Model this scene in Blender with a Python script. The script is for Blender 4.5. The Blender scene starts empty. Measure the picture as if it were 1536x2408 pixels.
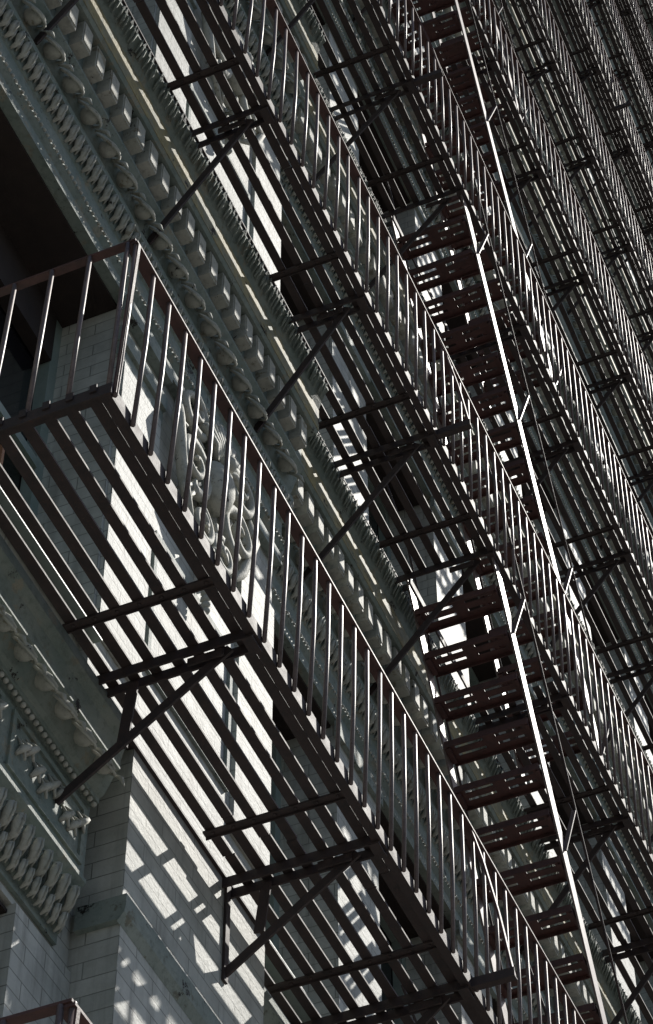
import bpy, math, random
from mathutils import Vector, Matrix
random.seed(5)
SC=bpy.context.scene
H=4.1
class M:
    def __init__(s): s.v=[];s.f=[];s.sm=[]
    def add(s,vs,fs,smooth=False):
        o=len(s.v); s.v+= [tuple(p) for p in vs]
        s.f+=[tuple(i+o for i in f) for f in fs]; s.sm+=[smooth]*len(fs)
    def box(s,x0,x1,y0,y1,z0,z1):
        s.add([(x0,y0,z0),(x1,y0,z0),(x1,y1,z0),(x0,y1,z0),(x0,y0,z1),(x1,y0,z1),(x1,y1,z1),(x0,y1,z1)],
          [(0,3,2,1),(4,5,6,7),(0,1,5,4),(1,2,6,5),(2,3,7,6),(3,0,4,7)])
    def bar(s,a,b,w,t,up=(0,0,1)):
        a=Vector(a);b=Vector(b);d=(b-a).normalized();u=Vector(up)
        r=d.cross(u)
        if r.length<1e-4: r=d.cross(Vector((1,0,0)))
        r.normalize();u=r.cross(d)
        vs=[]
        for p in (a,b):
            for i,j in((-1,-1),(1,-1),(1,1),(-1,1)): vs.append(p+r*(i*t/2)+u*(j*w/2))
        s.add(vs,[(0,3,2,1),(4,5,6,7),(0,1,5,4),(1,2,6,5),(2,3,7,6),(3,0,4,7)])
    def tube(s,pts,rad,n=7):
        pts=[Vector(p) for p in pts]; vs=[];fs=[]
        if not isinstance(rad,(list,tuple)): rad=[rad]*len(pts)
        for k,p in enumerate(pts):
            d=(pts[min(k+1,len(pts)-1)]-pts[max(k-1,0)]).normalized()
            a=Vector((0,1,0)) if abs(d.y)<.9 else Vector((1,0,0))
            r=d.cross(a).normalized();u=r.cross(d)
            for i in range(n):
                t=2*math.pi*i/n; vs.append(p+(r*math.cos(t)+u*math.sin(t))*rad[k])
        for k in range(len(pts)-1):
            for i in range(n):
                j=(i+1)%n; fs.append((k*n+i,k*n+j,(k+1)*n+j,(k+1)*n+i))
        fs.append(tuple(range(n-1,-1,-1)));fs.append(tuple((len(pts)-1)*n+i for i in range(n)))
        s.add(vs,fs,True)
    def blob(s,c,rx,ry,rz,nu=10,nv=6,R=None):
        vs=[];fs=[];c=Vector(c)
        for j in range(nv+1):
            ph=math.pi*j/nv
            for i in range(nu):
                t=2*math.pi*i/nu
                p=Vector((rx*math.sin(ph)*math.cos(t),ry*math.sin(ph)*math.sin(t),rz*math.cos(ph)))
                if R: p=R@p
                vs.append(c+p)
        for j in range(nv):
            for i in range(nu):
                k=(i+1)%nu; fs.append((j*nu+i,(j+1)*nu+i,(j+1)*nu+k,j*nu+k))
        s.add(vs,fs,True)
    def profile(s,prof,x0,x1):
        n=len(prof); vs=[(x0,y,z) for y,z in prof]+[(x1,y,z) for y,z in prof]
        fs=[(i,(i+1)%n,n+(i+1)%n,n+i) for i in range(n)]
        fs.append(tuple(range(n-1,-1,-1)));fs.append(tuple(range(n,2*n)))
        s.add(vs,fs)
    def mesh(s,name,mat):
        me=bpy.data.meshes.new(name); me.from_pydata(s.v,[],s.f)
        me.polygons.foreach_set("use_smooth",s.sm)
        import bmesh
        bm=bmesh.new();bm.from_mesh(me);bmesh.ops.recalc_face_normals(bm,faces=bm.faces);bm.to_mesh(me);bm.free()
        me.materials.append(mat); return me
def empty(name):
    e=bpy.data.objects.new(name,None);SC.collection.objects.link(e);return e
def obj(name,me,parent=None,loc=(0,0,0)):
    o=bpy.data.objects.new(name,me);SC.collection.objects.link(o);o.location=loc
    if parent:o.parent=parent
    return o
# ------------------------------------------------------------------ materials
def newmat(name):
    m=bpy.data.materials.new(name);m.use_nodes=True;nt=m.node_tree;b=nt.nodes["Principled BSDF"]
    return m,nt,b
def N(nt,t,**k):
    n=nt.nodes.new(t)
    for a,v in k.items(): setattr(n,a,v)
    return n
def noise(nt,vec,scale,detail=5,rough=.6):
    n=N(nt,"ShaderNodeTexNoise");n.inputs["Scale"].default_value=scale;n.inputs["Detail"].default_value=detail;n.inputs["Roughness"].default_value=rough
    nt.links.new(vec,n.inputs["Vector"]);return n.outputs["Fac"]
def ramp(nt,fac,stops):
    r=N(nt,"ShaderNodeValToRGB");e=r.color_ramp.elements
    e[0].position,e[0].color=stops[0][0],(*stops[0][1],1);e[1].position,e[1].color=stops[-1][0],(*stops[-1][1],1)
    for p,c in stops[1:-1]:
        x=e.new(p);x.color=(*c,1)
    nt.links.new(fac,r.inputs[0]);return r.outputs[0]
def mix(nt,fac,a,b,mode='MIX'):
    m=N(nt,"ShaderNodeMix",data_type='RGBA',blend_type=mode)
    if isinstance(fac,float): m.inputs[0].default_value=fac
    else: nt.links.new(fac,m.inputs[0])
    for s,v in ((6,a),(7,b)):
        if isinstance(v,tuple): m.inputs[s].default_value=(*v,1)
        else: nt.links.new(v,m.inputs[s])
    return m.outputs[2]
def bump(nt,b,h,st,dist):
    n=N(nt,"ShaderNodeBump");n.inputs["Strength"].default_value=st;n.inputs["Distance"].default_value=dist
    nt.links.new(h,n.inputs["Height"]);nt.links.new(n.outputs[0],b.inputs["Normal"])
def pos(nt): return N(nt,"ShaderNodeNewGeometry").outputs["Position"]
def iron(name,c1,c2,rough,bstr=.3):
    m,nt,b=newmat(name);p=pos(nt)
    f=noise(nt,p,14,5,.7);col=ramp(nt,f,[(.35,c1),(.62,c2)])
    f2=noise(nt,p,90,2,.6);col=mix(nt,ramp(nt,f2,[(.58,(0,0,0)),(.75,(1,1,1))]),col,(.08,.04,.03))
    nt.links.new(col,b.inputs["Base Color"])
    rr=N(nt,"ShaderNodeMapRange");nt.links.new(f,rr.inputs[0]);rr.inputs[3].default_value=rough-.1;rr.inputs[4].default_value=rough+.15
    nt.links.new(rr.outputs[0],b.inputs["Roughness"])
    bump(nt,b,noise(nt,p,120,3,.7),bstr,.004);return m
IRON=iron("black_iron",(.028,.021,.021),(.050,.034,.032),.66)
IRONR=iron("reddish_iron",(.055,.028,.026),(.10,.046,.041),.58)
IRONS=iron("worn_iron",(.11,.084,.080),(.18,.135,.126),.44,.12)
def paintwall():
    m,nt,b=newmat("painted_brick");p=pos(nt)
    s=N(nt,"ShaderNodeSeparateXYZ");nt.links.new(p,s.inputs[0])
    a=N(nt,"ShaderNodeMath",operation='ADD');nt.links.new(s.outputs[0],a.inputs[0]);nt.links.new(s.outputs[1],a.inputs[1])
    c=N(nt,"ShaderNodeCombineXYZ");nt.links.new(a.outputs[0],c.inputs[0]);nt.links.new(s.outputs[2],c.inputs[1])
    br=N(nt,"ShaderNodeTexBrick");nt.links.new(c.outputs[0],br.inputs[0])
    br.inputs["Scale"].default_value=1;br.inputs["Brick Width"].default_value=.30;br.inputs["Row Height"].default_value=.085
    br.inputs["Mortar Size"].default_value=.003;br.inputs["Mortar Smooth"].default_value=.3
    br.inputs["Color1"].default_value=(.56,.565,.52,1);br.inputs["Color2"].default_value=(.48,.49,.45,1);br.inputs["Mortar"].default_value=(.22,.225,.20,1)
    d=noise(nt,p,3.5,7,.7)
    col=mix(nt,ramp(nt,d,[(.42,(0,0,0)),(.72,(.7,.7,.7))]),br.outputs[0],(.28,.285,.25))
    mp=N(nt,"ShaderNodeMapping");mp.inputs["Scale"].default_value=(9,9,.6);nt.links.new(p,mp.inputs[0])
    st=noise(nt,mp.outputs[0],1.6,5,.6)
    col=mix(nt,ramp(nt,st,[(.50,(0,0,0)),(.72,(.55,.55,.55))]),col,(.18,.175,.15))
    nt.links.new(col,b.inputs["Base Color"]);b.inputs["Roughness"].default_value=.66
    mx=N(nt,"ShaderNodeMath",operation='MULTIPLY_ADD');nt.links.new(br.outputs["Fac"],mx.inputs[0]);mx.inputs[1].default_value=-1.2;nt.links.new(noise(nt,p,45,4,.7),mx.inputs[2])
    bump(nt,b,mx.outputs[0],.6,.007);return m
WALL=paintwall()
def trim(name,base,hi,worn,amt,hole=.62,rough=.7):
    m,nt,b=newmat(name);p=pos(nt)
    col=ramp(nt,noise(nt,p,5,6,.65),[(.35,base),(.65,hi)])
    f=noise(nt,p,7,7,.72)
    col=mix(nt,ramp(nt,f,[(amt,(0,0,0)),(amt+.015,(1,1,1))]),col,worn)
    g=noise(nt,p,28,5,.7)
    col=mix(nt,ramp(nt,g,[(.5,(0,0,0)),(.7,(.6,.6,.6))]),col,tuple(v*.45 for v in base))
    f3=noise(nt,p,6,8,.78)
    col=mix(nt,ramp(nt,f3,[(hole,(0,0,0)),(hole+.008,(1,1,1))]),col,(.012,.008,.006))
    nt.links.new(col,b.inputs["Base Color"]);b.inputs["Roughness"].default_value=rough
    bump(nt,b,noise(nt,p,60,4,.7),.6,.007);return m
TRIM=trim("sage_trim",(.20,.24,.215),(.29,.325,.29),(.18,.175,.13),.60)
CORN=trim("peeling_cornice",(.17,.215,.19),(.25,.28,.245),(.28,.27,.21),.58)
YEL=trim("yellowed_corona",(.24,.245,.18),(.32,.305,.21),(.37,.32,.17),.50,.60)
ORN=trim("ornament_paint",(.38,.385,.33),(.50,.49,.43),(.30,.27,.20),.60,.64)
def glass():
    m,nt,b=newmat("window_glass");b.inputs["Base Color"].default_value=(.010,.010,.012,1);b.inputs["Roughness"].default_value=.08
    bump(nt,b,noise(nt,pos(nt),1.5,2,.5),.15,.02);return m
GLASS=glass()
def plain(name,c1,c2,rough,sc):
    m,nt,b=newmat(name);p=pos(nt);f=noise(nt,p,sc,6,.7)
    nt.links.new(ramp(nt,f,[(.3,c1),(.7,c2)]),b.inputs["Base Color"]);b.inputs["Roughness"].default_value=rough
    bump(nt,b,noise(nt,p,sc*8,4,.7),.4,.005);return m
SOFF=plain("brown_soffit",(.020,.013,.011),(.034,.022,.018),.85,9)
WOOD=plain("orange_wood",(.30,.14,.07),(.38,.19,.10),.6,20)
FRAME=plain("window_frame",(.20,.26,.23),(.28,.33,.30),.5,8)
ASPH=plain("asphalt",(.04,.04,.042),(.06,.06,.06),.9,6)
CONC=plain("concrete",(.26,.25,.24),(.34,.33,.31),.85,3)
# ------------------------------------------------------------------ entablature
def egg(m,x,y,z,s=1.0,hd=True,tilt=-38):
    R=Matrix.Rotation(math.radians(tilt),3,'X')
    j=random.uniform(-.004,.004)
    m.blob((x+j,y-.010,z),.042*s,.048*s,.080*s,12 if hd else 6,7 if hd else 4,R)
    n=10 if hd else 6
    for rr,yy,rad in ((.064,-.026,.0095),(.083,-.014,.0085)):
        pts=[Vector((x+j,y+.0,z))+R@Vector((rr*s*math.cos(math.pi*k/n),yy,.065*s-(rr+.09)*s*math.sin(math.pi*k/n))) for k in range(n+1)]
        m.tube(pts,[rad*s]*(n+1),5 if hd else 3)
        if not hd: break
    a=Vector((x+.1*s,y-.010,z)); m.tube([a+R@Vector((0,0,.09*s)),a+R@Vector((0,-.016,-.01*s)),a+R@Vector((0,-.022,-.06*s)),a+R@Vector((0,-.005,-.12*s))],[.005*s,.009*s,.014*s,.003],5)
def leafrow(m,x0,x1,y,z,p,k=1.):
    n=int((x1-x0)/p)
    for i in range(n):
        x=x0+(i+.5)*p; j=random.uniform(-.003,.003)
        m.tube([(x,y+.03*k,z-.065*k),(x+.006,y-.0,z-.035*k),(x-.003,y-.014*k+j,z),(x,y-.024*k,z+.035*k),(x,y-.005,z+.05*k)],[.007*k,.017*k,.022*k,.016*k,.005],6)
        m.tube([(x,y-.02*k,z-.045*k),(x,y-.040*k,z),(x,y-.042*k,z+.035*k)],[.003,.006*k,.004],4)
        m.tube([(x+p*.5,y+.02*k,z-.05*k),(x+p*.5,y-.002,z-.005),(x+p*.5,y-.012*k,z+.03*k)],[.004,.010*k,.006*k],4)
def entab(xa,xb,yo,hd=True):
    c=M();o=M();top=M();ye=M()
    P=lambda y,z:(y+yo,z)
    c.profile([P(.75,-1.46),P(1.3,-1.46),P(1.3,-.02),P(.45,-.02),P(.45,-.05),P(.47,-.07),P(.50,-.16),P(.515,-.20),P(.515,-.40),P(.53,-.42),P(.62,-.42),P(.62,-.67),
       P(.60,-.68),P(.60,-.70),P(.64,-.74),P(.69,-.90),P(.69,-.92),P(.665,-.93),P(.665,-.98),P(.70,-1.0),P(.725,-1.10),P(.735,-1.11),P(.735,-1.26),P(.722,-1.27),P(.722,-1.29),P(.75,-1.32),P(.75,-1.43),P(.728,-1.435),P(.728,-1.46)],xa,xb)
    ye.profile([P(.511,-.395),P(.5145,-.395),P(.5145,-.205),P(.511,-.205)],xa+.01,xb+.0)
    x=xa+.05
    while x<xb-.1:
        j=random.uniform(-.003,.003)
        o.box(x,x+.090,.548+yo+j,.62+yo,-.63,-.43)
        o.box(x+.008,x+.082,.541+yo+j,.5492+yo+j,-.615,-.445)
        x+=.15
    x=xa+.1
    while x<xb-.1:
        egg(o,x,.655+yo,-.825,1.,hd); x+=.2
    if hd:
        leafrow(o,xa,xb,.695+yo,-1.035,.062)
        x=xa
        while x<xb-.03:
            o.blob((x+.02,.718+yo,-1.28),.012,.010,.010,6,4); x+=.032
        x=xa+.02
        while x<xb-.03:
            h=random.uniform(.0,.05);w=random.uniform(.008,.015);xx=x+random.uniform(-.012,.012)
            top.add([(xx-w,.448+yo,-.06),(xx+w,.448+yo,-.06),(xx+random.uniform(-.015,.015),.434+yo,-.03+h*.6),(xx,.475+yo,-.02)],[(0,1,2),(1,3,2),(3,0,2),(0,3,1)])
            top.tube([(xx,.485+yo,-.15),(xx,.464+yo,-.10),(xx+random.uniform(-.006,.006),.448+yo,-.06)],[.004,random.uniform(.007,.013),.006],4)
            x+=random.uniform(.026,.048)
    r=[c.mesh("cornice",CORN),o.mesh("cornice_ornament",ORN),ye.mesh("corona_band",YEL)]
    if hd:r.append(top.mesh("cornice_leaf_edge",TRIM))
    return r
bld=empty("cast_iron_building")
XE=27
EN_L=entab(-4.5,1.58,0.0)
EN_R=entab(1.583,12,.19)
EN_RF=entab(12.003,XE,.19,False);EN_RS=entab(1.583,XE,.19,False);EN_LS=entab(-4.5,1.58,0,False)
def put(ms,z):
    for me in ms: obj(me.name,me,bld,(0,0,z))
for i in range(1,9):
    put(EN_L if i<3 else EN_LS,i*H)
    if i<4: put(EN_R,i*H);put(EN_RF,i*H)
    else: put(EN_RS,i*H)
c=M();o=M()
xa,xb=-4.5,.02
c.profile([(.95,-1.10),(1.5,-1.10),(1.5,-.04),(.69,-.04),(.69,-.10),(.72,-.14),(.735,-.2),(.735,-.25),(.75,-.26),(.80,-.37),(.82,-.385),(.82,-.41),(.86,-.415),(.86,-.80),(.845,-.81),(.845,-.83),(.88,-.86),(.93,-1.0),(.93,-1.04),(.95,-1.05)],xa,xb)
x=xb-.12
while x>xa: egg(o,x,.766,-.315,.85); x-=.17
x=xb-.02
while x>xa: o.blob((x,.832,-.425),.014,.013,.013,7,5); x-=.036
leafrow(o,xa,xb,.885,-.93,.075,1.1)
leafrow(o,xa+.04,xb,.915,-1.03,.055,.75)
x=xb-.04
while x>xa:
    a=x-.62
    for q in ((a,x,.848,.861,-.49,-.465),(a,x,.848,.861,-.76,-.735),(a,a+.025,.848,.861,-.735,-.49),(x-.025,x,.848,.861,-.735,-.49)): c.box(*q)
    for k in range(9):
        xx=a+.06+k*.062;zz=-.61+.045*math.sin(k*1.7)
        o.tube([(xx,.858,zz-.04),(xx+.02,.838,zz),(xx+.05,.835,zz+.03),(xx+.03,.858,zz+.06)],[.008,.018,.015,.005],6)
        o.tube([(xx,.858,zz+.05),(xx+.03,.842,zz+.01),(xx+.045,.842,zz-.04)],[.004,.010,.006],5)
    x-=.70
EA=[c.mesh("lower_cornice",CORN),o.mesh("lower_cornice_ornament",ORN)]
put(EA,0);put(EA,-H)
m=M()
for zz in (0,-H):
    m.profile([(.93,zz-.9),(1.3,zz-.9),(1.3,zz-.1),(.84,zz-.1),(.84,zz-.16),(.88,zz-.22),(.90,zz-.3),(.93,zz-.32)],1.503,XE)
m.profile([(.72,-.93),(.749,-.97),(.749,-.84),(.715,-.84),(.715,-.90)],.12,1.52)
m.box(.12,.149,.75,.94,-.96,-.84)
obj("string_course",m.mesh("string_course",TRIM),bld)
# ------------------------------------------------------------------ walls
w=M();tr=M();gl=M();fr=M();so=M();wd=M()
def window(x0,x1,z0,z1,y):
    yb=y+.36
    gl.box(x0,x1,yb+.05,yb+.06,z0,z1)
    t=.07
    fr.box(x0,x0+t,yb-.02,yb+.045,z0,z1);fr.box(x1-t,x1,yb-.02,yb+.045,z0,z1)
    fr.box(x0+t,x1-t,yb-.02,yb+.045,z1-t,z1);fr.box(x0+t,x1-t,yb-.02,yb+.045,z0,z0+t)
    zm=(z0+z1)/2; fr.box(x0+t,x1-t,yb-.03,yb+.044,zm-.03,zm+.03)
    if x1-x0>1.6:
        k=(x0+x1)/2; fr.box(k-.06,k+.06,yb-.05,yb+.043,z0+t,zm-.03);fr.box(k-.06,k+.06,yb-.05,yb+.043,zm+.03,z1-t)
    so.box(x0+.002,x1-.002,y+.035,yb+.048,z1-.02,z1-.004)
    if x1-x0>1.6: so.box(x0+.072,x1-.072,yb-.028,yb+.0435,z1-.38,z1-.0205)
    fr.box(x0-.02,x1+.02,y-.05,yb-.021,z0-.09,z0-.003)
for i in range(-2,9):
    z=i*H; zt=z+H-1.46; zs=z+.30
    xl=.15 if i<0 else -.3
    w.box(xl,1.5,.75,1.6,z+.001 if i!=-2 else -8.8,(z+H-.001) if i<0 else zt+.02)
    if i>=0:
        for k,(a,b) in enumerate([(.0,.05),(.05,.10),(.16,.2)]):
            tr.box(xl-.03-.012*k,xl+.45,.735-.02*k,.749,zt-.45+a*2,zt-.45+b*2)
        tr.box(xl-.05,1.5,.70,.7495,zt-.08,zt-.003)
        w.box(xl+.02,xl+.42,.725,.749,z+.3,zt-.46)
        w.box(1.08,1.48,.725,.749,z+.3,zt-.46)
        for q in ((.20,1.0,zt-1.25,zt-1.22),(.20,1.0,z+.5,z+.53)): tr.box(q[0],q[1],.732,.749,q[2],q[3])
        for xx in (.17,1.003): tr.box(xx,xx+.028,.732,.749,z+.5,zt-1.22)
    zt2=zt if i>=0 else z+H-1.16
    xw=-.3
    window(-3.0,xw,zs,zt2,.75 if i>=0 else .95)
    w.box(-3.0,xw,.80 if i>=0 else .97,1.6,z,zs-.09)
    w.box(-4.5,-3.0,.75 if i>=0 else .95,1.6,z,zt+.02)
    if i<0:
        w.box(-4.5,xl,.97,1.6,zt2+.02,z+H-.05)
        w.box(xw+.001,xl-.001,.95,1.6,z,zt2+.019)
    x=1.5
    while x<XE:
        window(x,x+1.3,zs,zt if i>=0 else z+H-.9,.93)
        w.box(x,x+1.3,.96,1.6,z,zs-.09)
        w.box(x+1.3,x+1.9,.93,1.6,z,z+H-.9 if i<0 else zt+.02)
        if i>=0:
            tr.box(x+1.27,x+1.93,.90,.929,zt-.12,zt-.003)
            tr.box(x+1.36,x+1.84,.905,.929,z+.5,z+.56)
        x+=1.9
    if i==0:
        wd.box(-.72,-.70,1.04,1.055,zs,1.25)
w.box(-4.5,XE,1.62,3.5,-8.8,9*H+2)
zr=9*H-1.46
w.box(-4.5,XE,.75,1.6,zr,zr+1.2)
tr.box(-4.5,XE,-.1,.748,zr+.4,zr+.9)
obj("walls",w.mesh("walls",WALL),bld);obj("pier_trim",tr.mesh("pier_trim",TRIM),bld);obj("window_panes",gl.mesh("window_panes",GLASS),bld)
obj("window_frames",fr.mesh("window_frames",FRAME),bld);obj("window_soffits",so.mesh("window_soffits",SOFF),bld);obj("wood_strips",wd.mesh("wood_strips",WOOD),bld)
# ------------------------------------------------------------------ cartouche
c=M()
def spiral(cx,cz,r0,turns,sgn,start,y,rad):
    pts=[];rs=[]
    n=int(28*turns)
    for k in range(n+1):
        t=k/n; r=r0*(1-t)**.8+.01; a=start+sgn*t*turns*2*math.pi
        pts.append((cx+r*math.cos(a),y-.03*t,cz+r*math.sin(a)));rs.append(rad*(1-.55*t))
    c.tube(pts,rs,7)
cx,cz,y=.62,-1.75,.69
for k in range(11):
    a=math.radians(20+14*k)
    c.tube([(cx,y-.03,cz),(cx+.12*math.cos(a),y-.07,cz+.14*math.sin(a)),(cx+.22*math.cos(a),y-.05,cz+.26*math.sin(a)),(cx+.25*math.cos(a),y,cz+.3*math.sin(a))],[.008,.022,.030,.013],7)
for s in(-1,1):
    spiral(cx+s*.29,cz+.12,.15,1.7,s,math.pi/2,y-.02,.032)
    spiral(cx+s*.26,cz-.25,.17,1.6,-s,-math.pi/2,y-.02,.034)
    spiral(cx+s*.12,cz-.55,.11,1.4,s,math.pi/2,y-.01,.026)
    c.tube([(cx+s*.40,y,cz+.1),(cx+s*.45,y-.03,cz-.1),(cx+s*.34,y-.02,cz-.45),(cx+s*.12,y,cz-.75)],[.02,.035,.03,.012],7)
c.blob((cx,y-.02,cz-.16),.13,.10,.17,14,9)
c.blob((cx,y-.09,cz+.0),.05,.05,.05)
for k in range(44):
    a=random.uniform(0,2*math.pi);r=random.uniform(.16,.38)
    px=cx+r*math.cos(a)*.95;pz=cz-.2+r*math.sin(a)*1.3
    b=a+random.uniform(-.8,.8)
    c.tube([(px,y+.03,pz),(px+.03*math.cos(b),y-.03,pz+.03*math.sin(b)),(px+.07*math.cos(b+.5),y-.025,pz+.07*math.sin(b+.5)),(px+.09*math.cos(b+1.2),y,pz+.09*math.sin(b+1.2))],[.006,.016,.013,.004],6)
for k in range(9): c.blob((cx,y,cz-.7-.045*k),.03-.002*k,.03,.026,8,5)
ca=c.mesh("cartouche",ORN)
for i in range(1,9): obj("cartouche",ca,bld,(0,0,i*H))
# ------------------------------------------------------------------ fire escape
fe=empty("fire_escape")
SX=3.15
BR=[-2.8,-1.5,-.25,1.08,2.15,3.15,4.5,5.75]+[5.75+1.3*k for k in range(1,24)]
def level(xs,lvl,xe=26.5):
    pf=M();jo=M();ba=M();ra=M()
    for k in range(9):
        y=.05+k*.098
        x_start=1.62 if y>.80 else xs
        segs=[(x_start,xe)]
        if lvl>=0 and y<.58: segs=[(x_start,SX),(4.35,xe)]
        for a,b in segs:
            xx=a
            while xx<b:
                e=min(b,xx+random.uniform(2.2,3.4)); dz=random.uniform(-.003,.003);dy=random.uniform(-.004,.004)
                pf.box(xx,e-.006,y+dy,y+.048+dy,-.012+dz,dz); xx=e
    pf.box(xs,xe,-.010,0,-.055,.022); pf.box(xs,xe,.0005,.034,-.055,-.047)
    if lvl>=0: pf.box(SX,4.35,.565,.577,-.06,.0)
    for bx in BR:
        if bx<xs+.25 : continue
        if bx>xe: break
        yi=.76 if bx<1.5 else .93
        for off in (-.04,.04):
            y0=.57 if (lvl>=0 and SX+.02<bx+off<4.3) else .0
            jo.box(bx+off-.005,bx+off+.005,y0,yi,-.065,-.013)
        jo.box(bx-.05,bx+.05,.002,.05,-.075,-.067)
        mx=bx-.34;ww=.034
        if mx>xs and not(lvl>=0 and SX<mx<4.3):
            jo.box(mx-ww/2,mx+ww/2,.0,yi-.06,-.024,-.0135)
            jo.box(mx+ww/2,mx+ww/2+.006,.0,yi-.06,-.036,-.0135)
            y=.07
            while y<yi-.1: jo.blob((mx,y,-.026),.010,.010,.006,6,4); y+=.098
        fy,fz=(.68,-.90) if bx<1.5 else (.86,-.92)
        if lvl<=0 : fy,fz=(.86,-.62) if bx<0 else ((.745,-.52) if bx<1.5 else (.92,-.75))
        if not(lvl>=0 and SX+.1<bx<4.6):
            jo.bar((bx,.12,-.05),(bx,fy,fz),.045,.012,(0,-1,1))
        jo.bar((bx-.02,.14,-.08),(bx-.02,.30,-.08),.04,.01)
        jo.bar((bx+.012,yi-.20,-.06),(bx+.012,yi-.17,-.42 if fz<-.6 else -.33),.05,.01,(0,1,0))
        if lvl<=0 and bx>0: jo.box(bx-.02,bx+.02,yi-.012 if bx>1.5 else .735,yi-.002 if bx>1.5 else .748,fz-.04,0)
    for bx in (2.15,10.3,18.):
        jo.box(bx-.02,bx+.02,-.22,0,-.05,-.042);jo.box(bx-.02,bx-.013,-.22,0,-.042,.0)
        pts=[(bx,-.21,-.03),(bx,-.16,.35),(bx,-.10,.7),(bx,-.055,.90),(bx,-.03,.955)]
        for a,b in zip(pts,pts[1:]): ra.bar(a,b,.032,.012,(1,0,0))
    ln=.035;hr=.92
    ra.box(xs,xe,-.028-ln,.028-ln,hr,hr+.010)
    x=xs+.02
    while x<xe:
        j=random.uniform(-.008,.008)
        ba.tube([(x,-.020,-.05),(x+j*.5+random.uniform(-.004,.004),-.022-ln*.5,.45),(x+j,-.014-ln,hr+.022)],[.0100]*3,6)
        x+=.15
    ra.box(xs-.006,xs+.03,-.02-ln,.9,hr+.011,hr+.021)
    for k in range(6): ba.tube([(xs,.0+k*.17,-.03),(xs,-.02+k*.17,hr+.01)],[.0100,.0100],6)
    jo.box(xs-.01,xs,-.02,.9,-.06,.0); jo.box(xs,xs+.05,.0,.9,-.022,-.0135)
    for k in range(9): jo.box(xs-.018,xs-.011,.04+k*.098,.07+k*.098,-.03,.012)
    if xs<-1: ra.bar((xs+.02,-.02,-.04),(xs+.02,-.055,hr),.018,.018,(1,0,0))
    return pf.mesh("platform",IRON),jo.mesh("joists",IRON),ba.mesh("balusters",IRONS),ra.mesh("rails",IRONR)
LV={-1:level(-1.85,-1),0:level(-1.60,0),1:level(-4.4,1)}
def tread(m,x,z):
    ys=[(.035,.085),(.085,.26),(.26,.34),(.34,.515),(.515,.565)]
    xr=[(0,.045),(.045,.068),(.068,.115),(.115,.138),(.138,.185)]
    for i,(a,b) in enumerate(xr):
        if i%2==0: m.box(x+a,x+b,.035,.565,z-.006,z)
        else:
            for j,(c0,c1) in enumerate(ys):
                if j%2==0:m.box(x+a,x+b,c0,c1,z-.006,z)
    m.box(x-.006,x,.035,.565,z-.045,z+.001);m.box(x+.185,x+.191,.035,.565,z-.03,z+.001)
def stairs():
    t=M();s=M();hd=M()
    top=Vector((SX,0,0));bot=Vector((SX+2.15,0,-H));d=bot-top
    n=16
    for k in range(1,n):
        p=top+d*(k/n); tread(t,p.x-.08,p.z+random.uniform(-.006,.006))
        for y in (.045,.56): t.box(p.x-.06,p.x+.08,y-.007 if y<.3 else y-.02,y+.012,p.z-.04,p.z-.013)
    for y in (.022,.580):
        s.bar(top+Vector((-.0,y,0.02)),bot+Vector((0,y,-.0)),.11,.012,(1,0,0))
    for y in (-.03,.63):
        o=Vector((.12,y,.55))
        hd.tube([top+o+Vector((-.35,0,.2)),top+o,top+o+d*.5+Vector((.01,0,0)),bot+o],[.008]*4,6)
        for k in (.12,.42,.72,.97):
            q=top+d*k; yy=.014 if y<.3 else .588
            s.bar(q+Vector((.0,yy,0)),q+Vector((.14,y,.42 )) ,.028,.008,(0,1,0))
    return t.mesh("stair_treads",IRONR),s.mesh("stair_stringers",IRONS),hd.mesh("stair_handrails",IRON)
ST=stairs()
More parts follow.
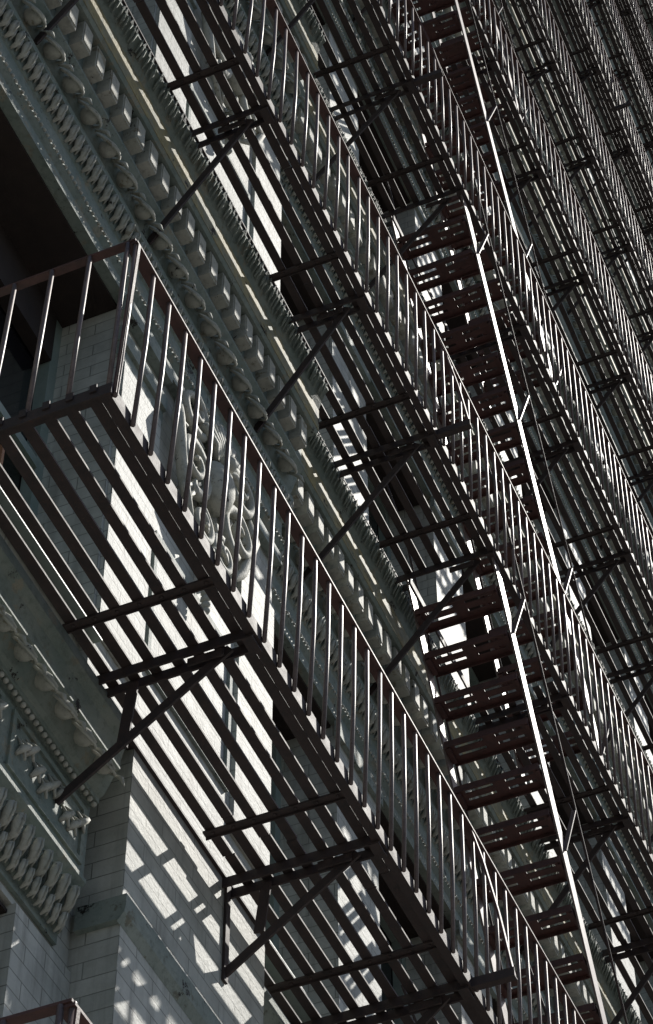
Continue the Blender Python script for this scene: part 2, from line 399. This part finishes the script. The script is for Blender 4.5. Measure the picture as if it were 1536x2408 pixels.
for i in range(-1,9):
    L=LV[min(i,1)]
    for me in L: obj(me.name,me,fe,(0,-.19 if i<0 else 0,i*H+(.05 if i<0 else 0)))
    if i>=0:
        for me in ST: obj(me.name,me,fe,(0,0,i*H))
m=M();m.add([(-400,-400,-8.95),(400,-400,-8.95),(400,400,-8.95),(-400,400,-8.95)],[(0,1,2,3)]);obj("street",m.mesh("street",ASPH))
m=M();m.box(-60,80,-4.2,1.0,-8.949,-8.8);m.box(-60,80,-4.35,-4.203,-8.949,-8.806);obj("pavement",m.mesh("pavement",CONC))
# ------------------------------------------------------------------ light
sd=Vector((.60,-.30,.74)).normalized()
el=math.asin(sd.z)
W=bpy.data.worlds.new("World");SC.world=W;W.use_nodes=True
nt=W.node_tree;bg=nt.nodes["Background"];sk=nt.nodes.new("ShaderNodeTexSky");sk.sky_type='NISHITA';sk.sun_disc=False
sk.sun_elevation=el;sk.sun_rotation=math.atan2(sd.x,sd.y)
nt.links.new(sk.outputs[0],bg.inputs[0]);bg.inputs[1].default_value=.085
l=bpy.data.lights.new("sun","SUN");l.energy=5;l.angle=math.radians(.5);l.color=(1,.96,.89)
lo=bpy.data.objects.new("sun",l);SC.collection.objects.link(lo);lo.rotation_euler=sd.to_track_quat('Z','Y').to_euler();lo.location=(0,-20,40)
# ------------------------------------------------------------------ camera
yaw,e,roll=.3988,.8718,-.0065
f=Vector((math.cos(e)*math.cos(yaw),math.cos(e)*math.sin(yaw),math.sin(e)))
r=f.cross(Vector((0,0,1))).normalized();u=r.cross(f)
r2=r*math.cos(roll)+u*math.sin(roll);u2=-r*math.sin(roll)+u*math.cos(roll)
cd=bpy.data.cameras.new("camera");cam=bpy.data.objects.new("camera",cd);SC.collection.objects.link(cam)
mt=Matrix((( r2.x,u2.x,-f.x,-6.2685),(r2.y,u2.y,-f.y,-2.8398),(r2.z,u2.z,-f.z,-7.1659),(0,0,0,1)))
cam.matrix_world=mt
cd.sensor_fit='VERTICAL';cd.sensor_height=24;cd.lens=24*5692.7/2408;cd.clip_end=2000;cd.clip_start=.05
SC.camera=cam
SC.view_settings.view_transform='Standard';SC.view_settings.look='None';SC.view_settings.exposure=0
